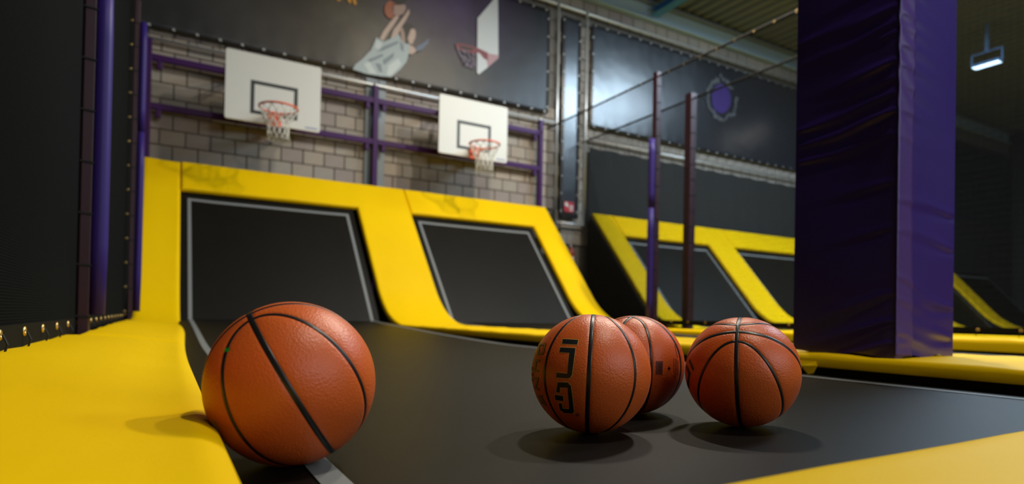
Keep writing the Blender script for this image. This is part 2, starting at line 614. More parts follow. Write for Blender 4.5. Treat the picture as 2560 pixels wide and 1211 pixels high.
# ------------------------------------------------------------------ yellow pads
def pad(rects, label, d0=0.070, d1=0.095, r=0.03, skirt=0.030, tilt=None, push=False, base=True, wr=0.004, name='safety_pad', group=None, flat=False, kx=None):
    """Padding over a union of rectangles in (x, s), s running along the lane profile."""
    offs = (0, .006, .016, .03, .05, .08)
    ex = set()
    es = set()
    for (a, b_, c, e) in rects:
        for v in (a, b_):
            for q in offs:
                ex.add(round(v + q, 4))
                ex.add(round(v - q, 4))
        for v in (c, e):
            for q in offs:
                es.add(round(v + q, 4))
                es.add(round(v - q, 4))
    ax, bx = min(q[0] for q in rects), max(q[1] for q in rects)
    as_, bs = min(q[2] for q in rects), max(q[3] for q in rects)
    ex |= set(np.round(np.arange(ax, bx, 0.14), 4))
    es |= set(np.round(np.arange(as_, bs, 0.10), 4))
    if push:
        es |= set(np.round(np.arange(0.70, 1.2, 0.02), 4))
        ex |= set(np.round(np.arange(-0.05, 0.14, 0.012), 4))

    def thin(vals, lo, hi, must):
        vals = sorted(v for v in vals if lo - 1e-6 <= v <= hi + 1e-6)
        out = []
        for v in vals:
            if out and v - out[-1] < 0.004:
                if v in must:
                    out[-1] = v
                continue
            out.append(v)
        return out
    mx = set(round(v, 4) for q in rects for v in q[:2])
    ms = set(round(v, 4) for q in rects for v in q[2:])
    X = thin(ex, ax, bx, mx)
    S = thin(es, as_, bs, ms)
    nx, ns = len(X), len(S)
    inside = np.zeros((nx - 1, ns - 1), bool)
    for i in range(nx - 1):
        for j in range(ns - 1):
            xm, sm = (X[i] + X[i + 1]) / 2, (S[j] + S[j + 1]) / 2
            inside[i, j] = any(q[0] < xm < q[1] and q[2] < sm < q[3] for q in rects)

    def ins(i, j):
        return 0 <= i < nx - 1 and 0 <= j < ns - 1 and inside[i, j]
    segs = []
    bedges = []
    for i in range(nx - 1):
        for j in range(ns - 1):
            if not inside[i, j]:
                continue
            if not ins(i, j - 1):
                bedges.append(((i, j), (i + 1, j)))
            if not ins(i + 1, j):
                bedges.append(((i + 1, j), (i + 1, j + 1)))
            if not ins(i, j + 1):
                bedges.append(((i + 1, j + 1), (i, j + 1)))
            if not ins(i - 1, j):
                bedges.append(((i, j + 1), (i, j)))
    SA = np.array([(X[a[0]], S[a[1]], X[b_[0]], S[b_[1]]) for a, b_ in bedges])
    idx = {}
    vs = []
    for i in range(nx):
        for j in range(ns):
            if not (ins(i, j) or ins(i - 1, j) or ins(i, j - 1) or ins(i - 1, j - 1)):
                continue
            px, ps = X[i], S[j]
            cx = np.clip(px, np.minimum(SA[:, 0], SA[:, 2]), np.maximum(SA[:, 0], SA[:, 2]))
            cs = np.clip(ps, np.minimum(SA[:, 1], SA[:, 3]), np.maximum(SA[:, 1], SA[:, 3]))
            dist = float(np.min(np.hypot(cx - px, cs - ps)))
            q = min(1.0, dist / r)
            h = math.sqrt(max(0, 1 - (1 - q) ** 2))
            d = d0 + (d1 - d0) * h
            d += wr * q * (math.sin(px * 9 + ps * 5.3) * math.sin(ps * 7.1 - px * 3) + 0.5 * math.sin(ps * 23 + px * 4))
            if tilt:
                d += tilt(px) * q
            xx = xmap(px, ps) + (kx(px, ps) if kx else 0)
            y, z = prof(ps, d) if not flat else (ps, d)
            p = np.array([xx, y, z])
            if push:
                c = np.array(BALL_POS[0])
                q2 = (BALL_R + .002) ** 2 - (p[1] - c[1]) ** 2 - (p[2] - c[2]) ** 2
                if q2 > 0 and p[0] > c[0] - math.sqrt(q2):
                    p[0] = c[0] - math.sqrt(q2)
            idx[(i, j)] = len(vs)
            vs.append(tuple(p))
    fs = []
    for i in range(nx - 1):
        for j in range(ns - 1):
            if inside[i, j]:
                fs.append((idx[(i, j)], idx[(i + 1, j)], idx[(i + 1, j + 1)], idx[(i, j + 1)]))
    # skirt and underside
    low = {}
    for a, b_ in bedges:
        for k in (a, b_):
            if k not in low:
                px, ps = X[k[0]], S[k[1]]
                y, z = prof(ps, d0 - skirt) if not flat else (ps, d0 - skirt)
                low[k] = len(vs)
                vs.append((vs[idx[k]][0], y, z))
        fs.append((idx[b_], idx[a], low[a], low[b_]))
    t = thing(name, label, 'pad', ((ax + bx) / 2, prof((as_ + bs) / 2, 0)[0], prof((as_ + bs) / 2, 0)[1]), group)
    MB().add(vs, fs).build('vinyl_cover', 'yellow', t, True)
    if base:
        mb = MB()
        for (a, b_, c, e) in rects:
            sl = [c + .05] + [s for s in S if c + .05 < s < e - .05][::2] + [e - .05]
            vv, ff = [], []
            for s in sl:
                for (xx, dd) in ((a + .07, -0.35), (b_ - .07, -0.35), (b_ - .07, d0 - skirt - .003), (a + .07, d0 - skirt - .003)):
                    y, z = prof(s, dd if s < S1 + .2 else max(dd, -.05)) if not flat else (s, dd)
                    vv.append((xx if xx > .2 else xx - .06, y, max(z, -0.6)))
            for i in range(len(sl) - 1):
                for k in range(4):
                    k2 = (k + 1) % 4
                    ff.append((i * 4 + k, i * 4 + k2, i * 4 + 4 + k2, i * 4 + 4 + k))
            ff += [(3, 2, 1, 0), tuple(len(vv) - 4 + k for k in range(4))]
            mb.add(vv, ff)
        mb.build('steel_base', 'black_base', t)
    return t


rise_l = lambda x: 0.035 * (1 - sstep(-0.30, 0.10, x))
pad([(-0.42, 0.14, -0.6, 3.12)], 'long yellow pad under the near net, with the first basketball leaning on it', tilt=rise_l, push=True, d1=0.085, d0=.060, skirt=.028, r=.045, wr=.003)
pad([(-0.348, 0.14, 3.125, 6.6), (-0.315, 0.14, 6.6, S_TOP)], 'yellow pad running from the maroon net posts up the left edge of the slope', tilt=rise_l, d1=0.09, d0=.06, r=.045, wr=.004)
pad([(0.145, 2.42, S_MAT, S_TOP), (2.42, 3.25, 1.785, S_TOP)], 'wide yellow pad between the two hoop slopes, reaching down to the purple pillar', d1=0.10)
PADW = pad([(2.42, 3.25, -0.6, 1.78)], 'wrinkled yellow pad the purple pillar stands on', d1=0.095, wr=.005)
fl = MB()
fl.add([(2.418, 1.60, .062), (2.416, 1.72, .058), (2.409, 1.66, .040), (2.404, 1.625, .006), (2.402, 1.60, .012), (2.407, 1.585, .045)], [(0, 1, 2), (0, 2, 5), (5, 2, 3), (5, 3, 4)])
fo = fl.build('loose_flap', 'yellow', PADW)
so = fo.modifiers.new('solidify', 'SOLIDIFY')
so.thickness = .003
pad([(3.255, 5.47, S_MAT, S_TOP), (5.47, 5.95, 4.2, S_TOP)], 'yellow pad framing the top and right edge of the second hoop slope', d1=0.10)
pad([(5.47, 5.95, -0.6, 4.195)], 'creased yellow pad below the net beyond the purple pillar', d1=0.125, d0=.09, skirt=.06, wr=.007)
pad([(0.20, 2.40, -0.25, 0.415)], 'yellow pad across the open end of the ball trampoline', d1=0.08, d0=.055, skirt=.03, base=False, wr=.003)
pads3 = [([(7.0, 7.48, -0.6, S_TOP)], 'yellow pad along the edge of the far court beside the black ramp side'),
         ([(7.485, 9.75, S_MAT, S_TOP), (9.75, 10.5, -0.6, S_TOP)], 'yellow pad behind the nets over the first far slope and down its right edge'),
         ([(10.505, 12.8, S_MAT, S_TOP), (12.8, 13.55, -0.6, S_TOP)], 'yellow pad behind the nets topping the slope next to the purple pillar'),
         ([(13.555, 15.85, S_MAT, S_TOP), (15.85, 16.65, -0.6, S_TOP)], 'yellow pad behind the purple pillar'),
         ([(18.95, 19.65, -0.6, S_TOP)], 'narrow yellow strip of pad curving down past the right side of the purple pillar'),
         ([(21.9, 22.5, -0.6, 6.0)], 'yellow pad closing the end of the far court')]
for rc, lb in pads3:
    pad(rc, lb, d1=0.10, wr=.003)


# black side covers of the slopes
def side_cover(x, label):
    sl = list(np.linspace(5.6, YA, 3)) + list(np.linspace(YA, S1, 16)[1:]) + [S_TOP]
    top = [prof(s, 0.03) for s in sl]
    vs = []
    for t_ in (0, 0.02):
        vs += [(x + t_, y, z) for y, z in top] + [(x + t_, top[-1][0], -0.6), (x + t_, top[0][0], -0.6)]
    n = len(top) + 2
    fs = [tuple(range(n)), tuple(range(2 * n - 1, n - 1, -1))] + [(i, (i + 1) % n, n + (i + 1) % n, n + i) for i in range(n)]
    tag(MB().add(vs, fs).build('ramp_side_cover', 'blackcloth'), label, 'cover')


side_cover(5.953, 'black cloth covering the side of the second hoop slope, behind its yellow edge')
side_cover(6.97, 'black cloth side of the first far slope, beside the aisle with the red sign')


# ------------------------------------------------------------------ purple pillar
def pillar():
    x0, x1, y0, y1, z0, z1 = 2.50, 2.955, 1.32, 1.765, 0.098, 2.6
    t = thing('padded_pillar', 'square pillar wrapped in glossy purple vinyl standing on a yellow pad', 'pillar', ((x0 + x1) / 2, (y0 + y1) / 2, z0))
    nz, nu = 240, 22
    zs = np.linspace(z0, z1, nz)
    # folds: (face, z, reach from corner, slope, amplitude, corner side)
    folds = []
    rnd = random.Random(3)
    for zc, am in ((1.62, .004), (1.50, .006), (1.44, .004), (1.395, .004), (1.285, .009), (1.215, .005), (1.155, .005), (1.085, .010), (0.99, .003), (.80, .003), (.62, .002)):
        folds.append((0, zc, .20 + .1 * rnd.random(), rnd.uniform(-.16, -.05), am, 1))
    for zc, am in ((1.10, .007), (1.03, .005), (.955, .006), (1.5, .004), (1.40, .003)):
        folds.append((0, zc, .28, rnd.uniform(.02, .10), am, 0))
    for zc, am in ((.16, .006), (.25, .005), (.36, .003)):
        folds.append((0, zc, .35, -.35, am, 1))
    for zc, am in ((1.60, .003), (1.47, .004), (1.41, .003), (1.345, .004), (1.26, .004), (1.19, .003), (1.08, .003), (.98, .002), (.72, .003), (.60, .002), (.42, .004), (.33, .003), (.20, .005), (.15, .003)):
        folds.append((1, zc, .22, rnd.uniform(-.30, .05), am, 0))
    for zc, am in ((.70, .006), (.55, .006), (.30, .007), (.17, .008)):
        folds.append((1, zc, .26, rnd.uniform(.05, .3), am, 1))

    def disp(face, u, z, wdt):
        d = 0.004 * math.sin(z * 5 + face) * math.sin(math.pi * u)
        for (f, zc, reach, sl, am, side) in folds:
            if f != face:
                continue
            a = (1 - u) * wdt if side == 1 else u * wdt
            zz = z - zc - sl * a
            w = 0.008 + 0.07 * a
            am = am * (.75 if f == 0 else 1)
            d += am * math.exp(-(zz / w) ** 2) * math.exp(-(a / reach) ** 2) * (1 if side == 1 else 1)
            d -= 0.7 * am * math.exp(-((zz + 1.9 * w) / w) ** 2) * math.exp(-(a / reach) ** 2)
        return d
    mb = MB()
    # corners list CCW: faces: 0 = -x, 1 = -y, 2 = +x, 3 = +y
    loop = []
    for k in range(nz):
        z = zs[k]
        row = []
        def edge(u):
            return min(1.0, min(u, 1 - u) / 0.06)
        for i in range(nu):       # face 0: from (x0,y1) to (x0,y0)
            u = i / nu
            d = disp(0, u, z, y1 - y0) * edge(u)
            row.append((x0 - d, y1 + (y0 - y1) * u, z))
        for i in range(nu):       # face 1
            u = i / nu
            d = disp(1, u, z, x1 - x0) * edge(u)
            row.append((x0 + (x1 - x0) * u, y0 - d, z))
        for i in range(4):
            row.append((x1, y0 + (y1 - y0) * i / 4, z))
        for i in range(4):
            row.append((x1 + (x0 - x1) * i / 4, y1, z))
        # hem is a bit wavy at the bottom
        if k == 0:
            row = [(px, py, pz - 0.006 * math.sin(px * 31 + py * 23)) for px, py, pz in row]
        loop.append(row)
    n = len(loop[0])
    vs = [p for row in loop for p in row]
    fs = []
    for k in range(nz - 1):
        for i in range(n):
            i2 = (i + 1) % n
            fs.append((k * n + i, k * n + i2, (k + 1) * n + i2, (k + 1) * n + i))
    fs.append(tuple((nz - 1) * n + i for i in range(n)))
    o = MB().add(vs, fs).build('vinyl_wrap', 'purple', t, True)
    for p in o.data.polygons:
        p.use_smooth = True
    bm = bmesh.new()
    bm.from_mesh(o.data)
    for e in bm.edges:
        if len(e.link_faces) == 2 and e.calc_face_angle(0) > math.radians(50):
            e.smooth = False
    bm.to_mesh(o.data)
    bm.free()
    # hook-and-loop flap next to the corner
    vs, fs = [], []
    nxf = 8
    for k in range(nz):
        z = zs[k]
        for i in range(nxf + 1):
            u = i / nxf
            xx = x0 - 0.002 + 0.115 * u
            d = disp(1, (xx - x0) / (x1 - x0) if xx > x0 else 0, z, x1 - x0) * min(1, max(0, xx - x0) / 0.03)
            pl = 0.0022 * math.sin(z * 55 + 6 * u) * math.exp(-((z - 1.35) / .35) ** 2)
            vs.append((xx, y0 - d - 0.0055 - pl, z + 0.003))
    for k in range(nz - 1):
        for i in range(nxf):
            a = k * (nxf + 1) + i
            fs.append((a, a + 1, a + nxf + 2, a + nxf + 1))
    o = MB().add(vs, fs).build('closing_flap', 'purple_flap', t, True)
    sol = o.modifiers.new('solidify', 'SOLIDIFY')
    sol.thickness = 0.003
    sol.offset = -1
    tag(o, 'lighter purple flap closing the wrap along the corner')


pillar()


# ------------------------------------------------------------------ net fences
def net_fence(x, y0, y1, z0, z1, posts, label, side, foam=True, post_w=0.055, pitch=0.008, tw=0.0021, ferr=True, foam_z=(0.2, 2.80), hem=0.055, post_mat='maroon', gspace=0.3, foam_r=.035, eyelets=True, poff=.028, post_z=-0.62):
    t = thing('net_fence', label, 'net fence', (x, (y0 + y1) / 2, z0))
    mb = MB()
    h = tw / 2
    y = y0
    while y < y1:
        mb.add([(x - h, y, z0), (x, y - h, z0), (x + h, y, z0), (x, y + h, z0), (x - h, y, z1), (x, y - h, z1), (x + h, y, z1), (x, y + h, z1)],
               [(0, 1, 5, 4), (1, 2, 6, 5), (2, 3, 7, 6), (3, 0, 4, 7)])
        y += pitch
    z = z0
    while z < z1:
        mb.add([(x - h, y0, z), (x, y0, z - h), (x + h, y0, z), (x, y0, z + h), (x - h, y1, z), (x, y1, z - h), (x + h, y1, z), (x, y1, z + h)],
               [(0, 1, 5, 4), (1, 2, 6, 5), (2, 3, 7, 6), (3, 0, 4, 7)])
        z += pitch
    o = mb.build('netting', 'net', t)
    o['kind'] = 'stuff'
    MB().box(x - .002, x + .002, y0, y1, z0 - 0.01, z0 + hem).build('bottom_hem', 'net', t)
    MB().tube([(x, y, z1) for y in np.linspace(y0, y1, 30)], 0.016, 8).build('top_rope', 'rope', t, True)
    gm = MB()
    y = y0 + .1
    while y < y1:
        gm.torus((x + side * .004, y, z0 + hem * .62), (1, 0, 0), 0.010, 0.0045, 12, 6)
        y += gspace
    o = gm.build('grommet_row', 'brass', t, True)
    o['kind'] = 'stuff'
    gm = MB()
    y = y0 + .1
    while y < y1:
        gm.tube([(x + side * .01, y, z0 + hem * .62), (x + side * .02, y, z0 + .01), (x + side * .01, y + .012, z0 - .02)], 0.003, 5)
        y += gspace
    o = gm.build('lacing', 'rope', t)
    o['kind'] = 'stuff'
    if ferr:
        gm = MB()
        y = y0 + .1
        while y < y1:
            gm.torus((x + side * .012, y, z1 - .004), (1, 0.1, 0), 0.011, 0.004, 10, 6)
            y += 0.28
        o = gm.build('eyelet_row', 'brass', t, True)
        o['kind'] = 'stuff'
    w = post_w / 2
    xf, foam_z0 = x, foam_z
    for i, (py, ztop, *ov) in enumerate(posts):
        x = xf + (ov[0] if ov else 0)
        foam_z = foam_z0 if len(ov) < 2 else (foam_z0[0], ov[1])
        p = MB().box(x + side * poff - w, x + side * poff + w, py - w, py + w, post_z, ztop).build('post', post_mat, t)
        bevel(p, 0.005, 2)
        if foam:
            for (fa, fb) in ((foam_z[0], foam_z[0] + (foam_z[1] - foam_z[0]) * .62), (foam_z[0] + (foam_z[1] - foam_z[0]) * .62 + .008, foam_z[1])):
                cx = x + side * (poff + w + foam_r - .005)
                f = MB().tube([(cx, py - .004, zz) for zz in np.linspace(fa, fb, 6)], [foam_r - .005, foam_r, foam_r, foam_r, foam_r, foam_r - .004], 18).build('foam_sleeve', 'foam', p, True)
        zz = z0 + 0.06
        while zz < min(ztop, z1) - .1:
            tb = MB()
            ww = w + .003
            cxp = x + side * poff
            tb.tube([(cxp - ww - .012, py - ww, zz + .012), (cxp - ww, py - ww, zz + .004), (cxp + ww, py - ww, zz), (cxp + ww, py + ww, zz)], 0.0045, 6)
            tb.build('cable_tie', 'rope', p)
            zz += 0.237
            if not eyelets:
                continue
            zz -= 0.237
            gb = MB()
            gb.torus((cxp - ww - .020, py - ww - .002, zz + .014), (0.3, 1, 0), 0.008, 0.0040, 10, 6)
            gb.build('eyelet', 'brass', p, True)
            zz += 0.237
    return t


net_fence(-0.352, -0.6, 9.33, 0.128, 3.66, [(0.35, 3.7), (3.4, 3.7), (7.0, 3.7, .03, 3.05), (9.36, 3.7)], 'black net fence on maroon posts along the left pad', 1, foam=True, post_w=.046, tw=.0018, post_z=.10)
net_fence(6.02, -0.6, 9.35, 0.155, 3.68, [(0.4, 3.74), (3.4, 3.74), (6.46, 3.74)], 'black net fence with a purple-sleeved maroon post beside the second slope', -1, poff=0.0, post_w=.085, foam_r=.046, eyelets=False, foam_z=(.19, 2.77), pitch=.0085, tw=.0014)
net_fence(6.90, -0.6, 9.33, 0.150, 3.59, [(0.75, 3.67), (3.75, 3.67), (6.66, 3.67)], 'dark net fence standing behind the purple-sleeved post', 1, poff=0.0, foam=False, eyelets=False, post_w=.125, pitch=.0085, tw=.0014)

# ------------------------------------------------------------------ violet frame for the hoops
fr = thing('hoop_frame', 'violet steel frame of posts and rails carrying both backboards', 'frame', (2.86, 9.25, 0))
FY = 9.345
PY_ = 9.40
for px_ in (-0.26, 2.81, 5.89):
    p = MB().box(px_ - .04, px_ + .04, FY - .04, FY + .04, -0.62, 3.81).build('post', 'violet_steel', fr)
    bevel(p, .006, 2)
    if px_ > 0:
        MB().tube([(px_, FY + .01, 3.80), (px_, PY_ - .03, 3.86)], .026, 10).build('pipe_clamp', 'galv', p, True)
for zr in (3.570, 2.921):
    for (xa, xb) in ((-0.22, 2.77), (2.85, 5.85)):
        rl = MB().box(xa, xb, FY - .035, FY + .035, zr - .042, zr + .042).build('rail', 'violet_steel', fr)
        bevel(rl, .005, 2)
        for xc in (xa + .09, xb - .09):
            bk = MB().box(xc - .03, xc + .03, FY - .042, FY + .01, zr - .15, zr - .043).build('bracket', 'violet_steel', rl)
            bevel(bk, .008, 2)


# ------------------------------------------------------------------ hoops
def hoop():
    t = thing('basketball_hoop', 'white backboard with orange rim and white net above the first slope', 'basketball hoop', (1.225, 8.70, 2.74))
    x0, x1, z0, z1, y = 0.619, 1.831, 2.742, 3.656, 8.70
    bd = MB().box(x0, x1, y, y + .035, z0, z1).build('backboard', 'board', t)
    bm = bmesh.new()
    bm.from_mesh(bd.data)
    ed = [e for e in bm.edges if abs(e.verts[0].co.y - e.verts[1].co.y) > .01]
    bmesh.ops.bevel(bm, geom=ed, offset=.03, segments=4, affect='EDGES', profile=.5)
    bm.to_mesh(bd.data)
    bm.free()
    lw = .048
    a0, a1, c0, c1 = 0.925, 1.525, 2.855, 3.300
    mb = MB()
    yy0, yy1 = y - .0018, y + .001
    mb.box(a0, a1, yy0, yy1, c1 - lw, c1).box(a0, a1, yy0, yy1, c0, c0 + lw).box(a0, a0 + lw, yy0, yy1, c0 + lw, c1 - lw).box(a1 - lw, a1, yy0, yy1, c0 + lw, c1 - lw)
    mb.build('target_square', 'blackline', t)
    mb = MB()
    xx = x1 - .20
    for k in range(8):
        wl = .012 + .004 * (k % 3)
        mb.box(xx, xx + wl, yy0, yy1, z0 + .03, z0 + .055 - .006 * (k % 2))
        xx += wl + .006
    mb.build('maker_mark', 'markblue', t)
    # brackets to the frame
    for zr in (3.570, 2.921):
        for xc in (x0 + .25, x1 - .25):
            MB().box(xc - .03, xc + .03, y + .035, FY - .03, zr - .03, zr + .03).build('support_arm', 'violet_steel', t)
    rz, rc = 2.868, (1.225, 8.325)
    rm = MB()
    rm.torus((rc[0], rc[1], rz), (0, 0, 1), .235, .014, 40, 8)
    rm.tube([(1.225 - .09, y - .03, rz - .005), (1.225 - .12, rc[1] + .18, rz - .005)], .010, 8)
    rm.tube([(1.225 + .09, y - .03, rz - .005), (1.225 + .12, rc[1] + .18, rz - .005)], .010, 8)
    rm.tube([(1.225 - .05, y - .03, rz - .10), (1.225 - .06, rc[1] + .215, rz - .01)], .008, 8)
    rm.tube([(1.225 + .05, y - .03, rz - .10), (1.225 + .06, rc[1] + .215, rz - .01)], .008, 8)
    r = rm.build('rim', 'rim', t, True)
    b = MB().box(1.225 - .085, 1.225 + .085, y - .045, y, rz - .15, rz + .012).build('mounting_plate', 'rim', t)
    bevel(b, .006, 2)
    nm = MB()
    levels = [(0, .232), (.08, .195), (.16, .158), (.24, .132), (.32, .128), (.40, .138)]
    n = 12
    for k in range(n):
        for sgn in (1, -1):
            pts = []
            for li, (dz, rr) in enumerate(levels):
                a = 2 * math.pi * (k + .5 * sgn * li) / n
                pts.append((rc[0] + rr * math.cos(a), rc[1] + rr * math.sin(a), rz - .008 - dz))
            nm.tube(pts, .0060, 5)
    nm.torus((rc[0], rc[1], rz - .408), (0, 0, 1), .138, .004, 24, 5)
    nm.build('hoop_net', 'cord', t, True)
    return t


def copy_tree(o, parent=None):
    c = o.copy()
    COL.objects.link(c)
    c.parent = parent
    c.matrix_parent_inverse = o.matrix_parent_inverse.copy()
    for ch in list(o.children):
        copy_tree(ch, c)
    return c


h1 = hoop()
h2 = copy_tree(h1)
h2.location.x += 3.005
h2['label'] = 'white backboard with orange rim and white net above the second slope'
for h in (h1, h2):
    h['group'] = 'backboards on the violet frame'

# ------------------------------------------------------------------ pipes and banners
PY = 9.40
pf = thing('pipe_frame', 'galvanised pipe frame stretching the banners on the block wall', 'frame', (6.6, PY, 2))


def pipe(p, q, r=.024):
    MB().tube([p, q], r, 12).build('pipe', 'galv', pf, True)


pipe((-0.9, PY, 3.84), (6.30, PY, 3.84))
pipe((6.26, PY - .03, 1.97), (6.26, PY - .03, 6.10))
pipe((6.92, PY - .03, 1.97), (6.92, PY - .03, 6.10))
pipe((6.26, PY - .03, 1.985), (6.92, PY - .03, 1.985))
pipe((-0.9, PY, 6.075), (13.6, PY, 6.075), .028)
pipe((6.92, PY, 3.66), (13.87, PY, 3.66))


def banner(x0, x1, z0, z1, m, label, wave=.012, bungee=('b',), step=.285):
    t = thing('banner', label, 'banner', ((x0 + x1) / 2, PY, z0))
    nx, nz = max(4, int((x1 - x0) / .08)), int((z1 - z0) / .08)
    vs, fs = [], []
    for j in range(nz + 1):
        for i in range(nx + 1):
            u, v = i / nx, j / nz
            x = x0 + (x1 - x0) * u
            z = z0 + (z1 - z0) * v
            edge = min(v, 1 - v) * (z1 - z0)
            d = wave * (.5 * math.sin(x * 3.1 + z * .8) + .5 * math.sin(x * 1.3 - z * 2.1)) + .006 * math.sin(x * 2 * math.pi / step) * math.exp(-edge / .18)
            vs.append((x, PY + .012 + d * .6, z + .006 * math.cos(x * 2 * math.pi / step) * (1 if j == 0 else 0)))
    for j in range(nz):
        for i in range(nx):
            a = j * (nx + 1) + i
            fs.append((a, a + 1, a + nx + 2, a + nx + 1))
    o = MB().add(vs, fs).build('sheet', m, t, True)
    sol = o.modifiers.new('solidify', 'SOLIDIFY')
    sol.thickness = .003
    sol.offset = 1
    gm, cm = MB(), MB()
    y = PY - .004
    def one(x, z, dx, dz):
        gm.torus((x, y, z), (0, 1, 0), .013, .006, 12, 6)
        cm.tube([(x, y - .004, z), (x + dx, y - .012, z + dz), (x + dx * 1.2, y + .03, z + dz * 1.25)], .0055, 5)
    x = x0 + .08
    while x < x1:
        if 'b' in bungee:
            one(x, z0 + .03, 0, -.14)
        if 't' in bungee:
            one(x, z1 - .03, 0, .14)
        x += step
    z = z0 + .12
    while z < z1:
        if 'r' in bungee:
            one(x1 - .03, z, .14, 0)
        if 'l' in bungee:
            one(x0 + .03, z, -.14, 0)
        z += step * 1.15
    o = gm.build('grommet_row', 'galv', t, True)
    o['kind'] = 'stuff'
    o = cm.build('bungee_row', 'rope', t, True)
    o['kind'] = 'stuff'
    return t


b1 = banner(-1.2, 6.085, 3.985, 5.93, 'banner1', 'large dark banner printed with a dunking player and hoop above the real backboards', bungee=('b', 't', 'r'))
b2 = banner(6.375, 6.805, 2.10, 5.91, 'banner2', 'narrow dark banner between two upright pipes', bungee=('l', 'r'), wave=.008)
b3 = banner(7.06, 13.7, 3.90, 5.93, 'banner2', 'wide dark banner with a purple disc behind the net fences', bungee=('b', 't', 'l'))
banner(13.9, 24.9, 3.45, 5.93, 'banner2', 'dark banner on the back wall behind the purple pillar', bungee=())

bd = thing('black_backdrop', 'black mesh cloth hung on the wall behind the far slopes', 'cloth', (14, 9.33, 1.6))
vs, fs = [], []
nx_ = 200
for i in range(nx_ + 1):
    x = 7.03 + (24.9 - 7.03) * i / nx_
    d = .012 * math.sin(x * 7.3) + .010 * math.sin(x * 15.1 + 1)
    for z in (0.2, 2.3, 3.50):
        vs.append((x, 9.375 + d * (.2 if z > 3.4 else .6), z + (.012 * math.sin(x * 11) if z > 3.4 else 0)))
for i in range(nx_):
    for k in range(2):
        a = i * 3 + k
        fs.append((a, a + 3, a + 4, a + 1))
MB().add(vs, fs).build('cloth', 'blackmesh', bd, True)
cm = MB()
x = 7.1
while x < 13.85:
    cm.tube([(x, 9.35, 3.48), (x, 9.36, 3.57), (x, 9.38, 3.66)], .006, 5)
    x += .3
o = cm.build('tie_row', 'rope', bd)
o['kind'] = 'stuff'

# printed figures on the banners (flat print, drawn as thin shapes on the sheet)
PB = PY - 0.012


def print_poly(parent, name, pts, m, lift=0, s=5.504, ox=840, oy=0, label=None):
    P = [on_plane(ox + a / s, oy + b / s, 1, PB - lift * .0015) for a, b in pts]
    n = len(P)
    vs = [tuple(p) for p in P] + [(p[0], p[1] + .001, p[2]) for p in P]
    fs = [tuple(range(n)), tuple(range(2 * n - 1, n - 1, -1))] + [(i, (i + 1) % n, n + (i + 1) % n, n + i) for i in range(n)]
    o = MB().add(vs, fs).build(name, m, parent)
    if label:
        o['label'] = label
    return o


def circ(cx, cy, rx, ry, n=20):
    return [(cx + rx * math.cos(2 * math.pi * i / n), cy + ry * math.sin(2 * math.pi * i / n)) for i in range(n)]


print_poly(b1, 'printed_ball', circ(752, 132, 85, 122), 'p_ball_l', 0, label='printed brown basketball held overhead')
print_poly(b1, 'printed_ball_shade', [(770, 30), (860, 60), (900, 150), (880, 210), (800, 240), (770, 150)], 'p_ball', 1)
print_poly(b1, 'printed_hand', [(800, 75), (950, 60), (965, 110), (930, 190), (850, 215), (790, 190), (800, 130)], 'p_skin', 2)
print_poly(b1, 'printed_hand_shade', [(790, 20), (830, 60), (920, 60), (1000, -30), (800, -60)], 'p_hair', 3)
print_poly(b1, 'printed_arm', [(735, 315), (800, 240), (850, 205), (862, 240), (800, 340), (720, 450), (650, 565), (600, 530), (650, 430)], 'p_skin_l', 3)
print_poly(b1, 'printed_arm', [(960, 190), (1003, 120), (1012, 180), (960, 280), (890, 390), (860, 470), (790, 530), (745, 540), (790, 410), (870, 310)], 'p_skin_l', 4)
print_poly(b1, 'printed_hair', [(870, 400), (930, 320), (1010, 320), (1060, 360), (1090, 420), (1080, 540), (1050, 620), (990, 620), (930, 600), (900, 520)], 'p_hair', 3)
print_poly(b1, 'printed_neck', [(880, 390), (920, 380), (945, 470), (955, 600), (900, 560)], 'p_skin', 5)
print_poly(b1, 'printed_face', [(1030, 400), (1075, 395), (1100, 440), (1090, 520), (1050, 610), (1010, 600), (985, 530), (1005, 470)], 'p_skin_l', 5)
print_poly(b1, 'printed_shirt', [(555, 515), (610, 545), (660, 575), (780, 520), (870, 470), (900, 560), (950, 600), (1010, 605), (1015, 690), (970, 850), (880, 960), (760, 1062), (620, 1050), (430, 1020), (230, 955), (265, 890), (350, 825), (480, 690)], 'p_shirt', 6, label='printed pale grey shirt of the player')
for q in ([(650, 640), (860, 560), (850, 600), (660, 690), (560, 720)], [(440, 820), (640, 740), (650, 775), (460, 860)], [(540, 870), (620, 880), (640, 1000), (590, 980)],
          [(880, 560), (930, 620), (930, 720), (890, 680)], [(640, 830), (800, 720), (790, 790), (660, 900)]):
    print_poly(b1, 'printed_fold', q, 'p_shirt_d', 7)
for q in ([(380, 880), (460, 850), (560, 1020), (460, 1010)], [(720, 900), (860, 800), (900, 880), (760, 1040), (690, 1040)], [(550, 540), (640, 600), (600, 680), (530, 660)]):
    print_poly(b1, 'printed_fold', q, 'p_shirt_l', 8)
print_poly(b1, 'printed_shoulder', [(1010, 615), (1060, 640), (1115, 700), (1040, 750), (1005, 740)], 'p_skin_l', 7)
print_poly(b1, 'printed_strap', [(1090, 655), (1200, 590), (1285, 525), (1265, 600), (1190, 680), (1125, 710)], 'p_blue', 8)
print_poly(b1, 'printed_backboard', [(1948, 252), (2150, 15), (2220, -120), (2228, -110), (2235, 800), (2090, 925), (1965, 1025), (1940, 1000)], 'p_white', 1, label='printed white backboard seen from the side')
print_poly(b1, 'printed_rim_pad', [(2080, 735), (2150, 745), (2236, 760), (2232, 800), (2090, 925), (2075, 850)], 'p_pink', 2)
print_poly(b1, 'printed_bracket', [(1880, 635), (1960, 665), (2090, 725), (2088, 835), (2030, 800), (1985, 740), (1920, 700)], 'p_red', 3)
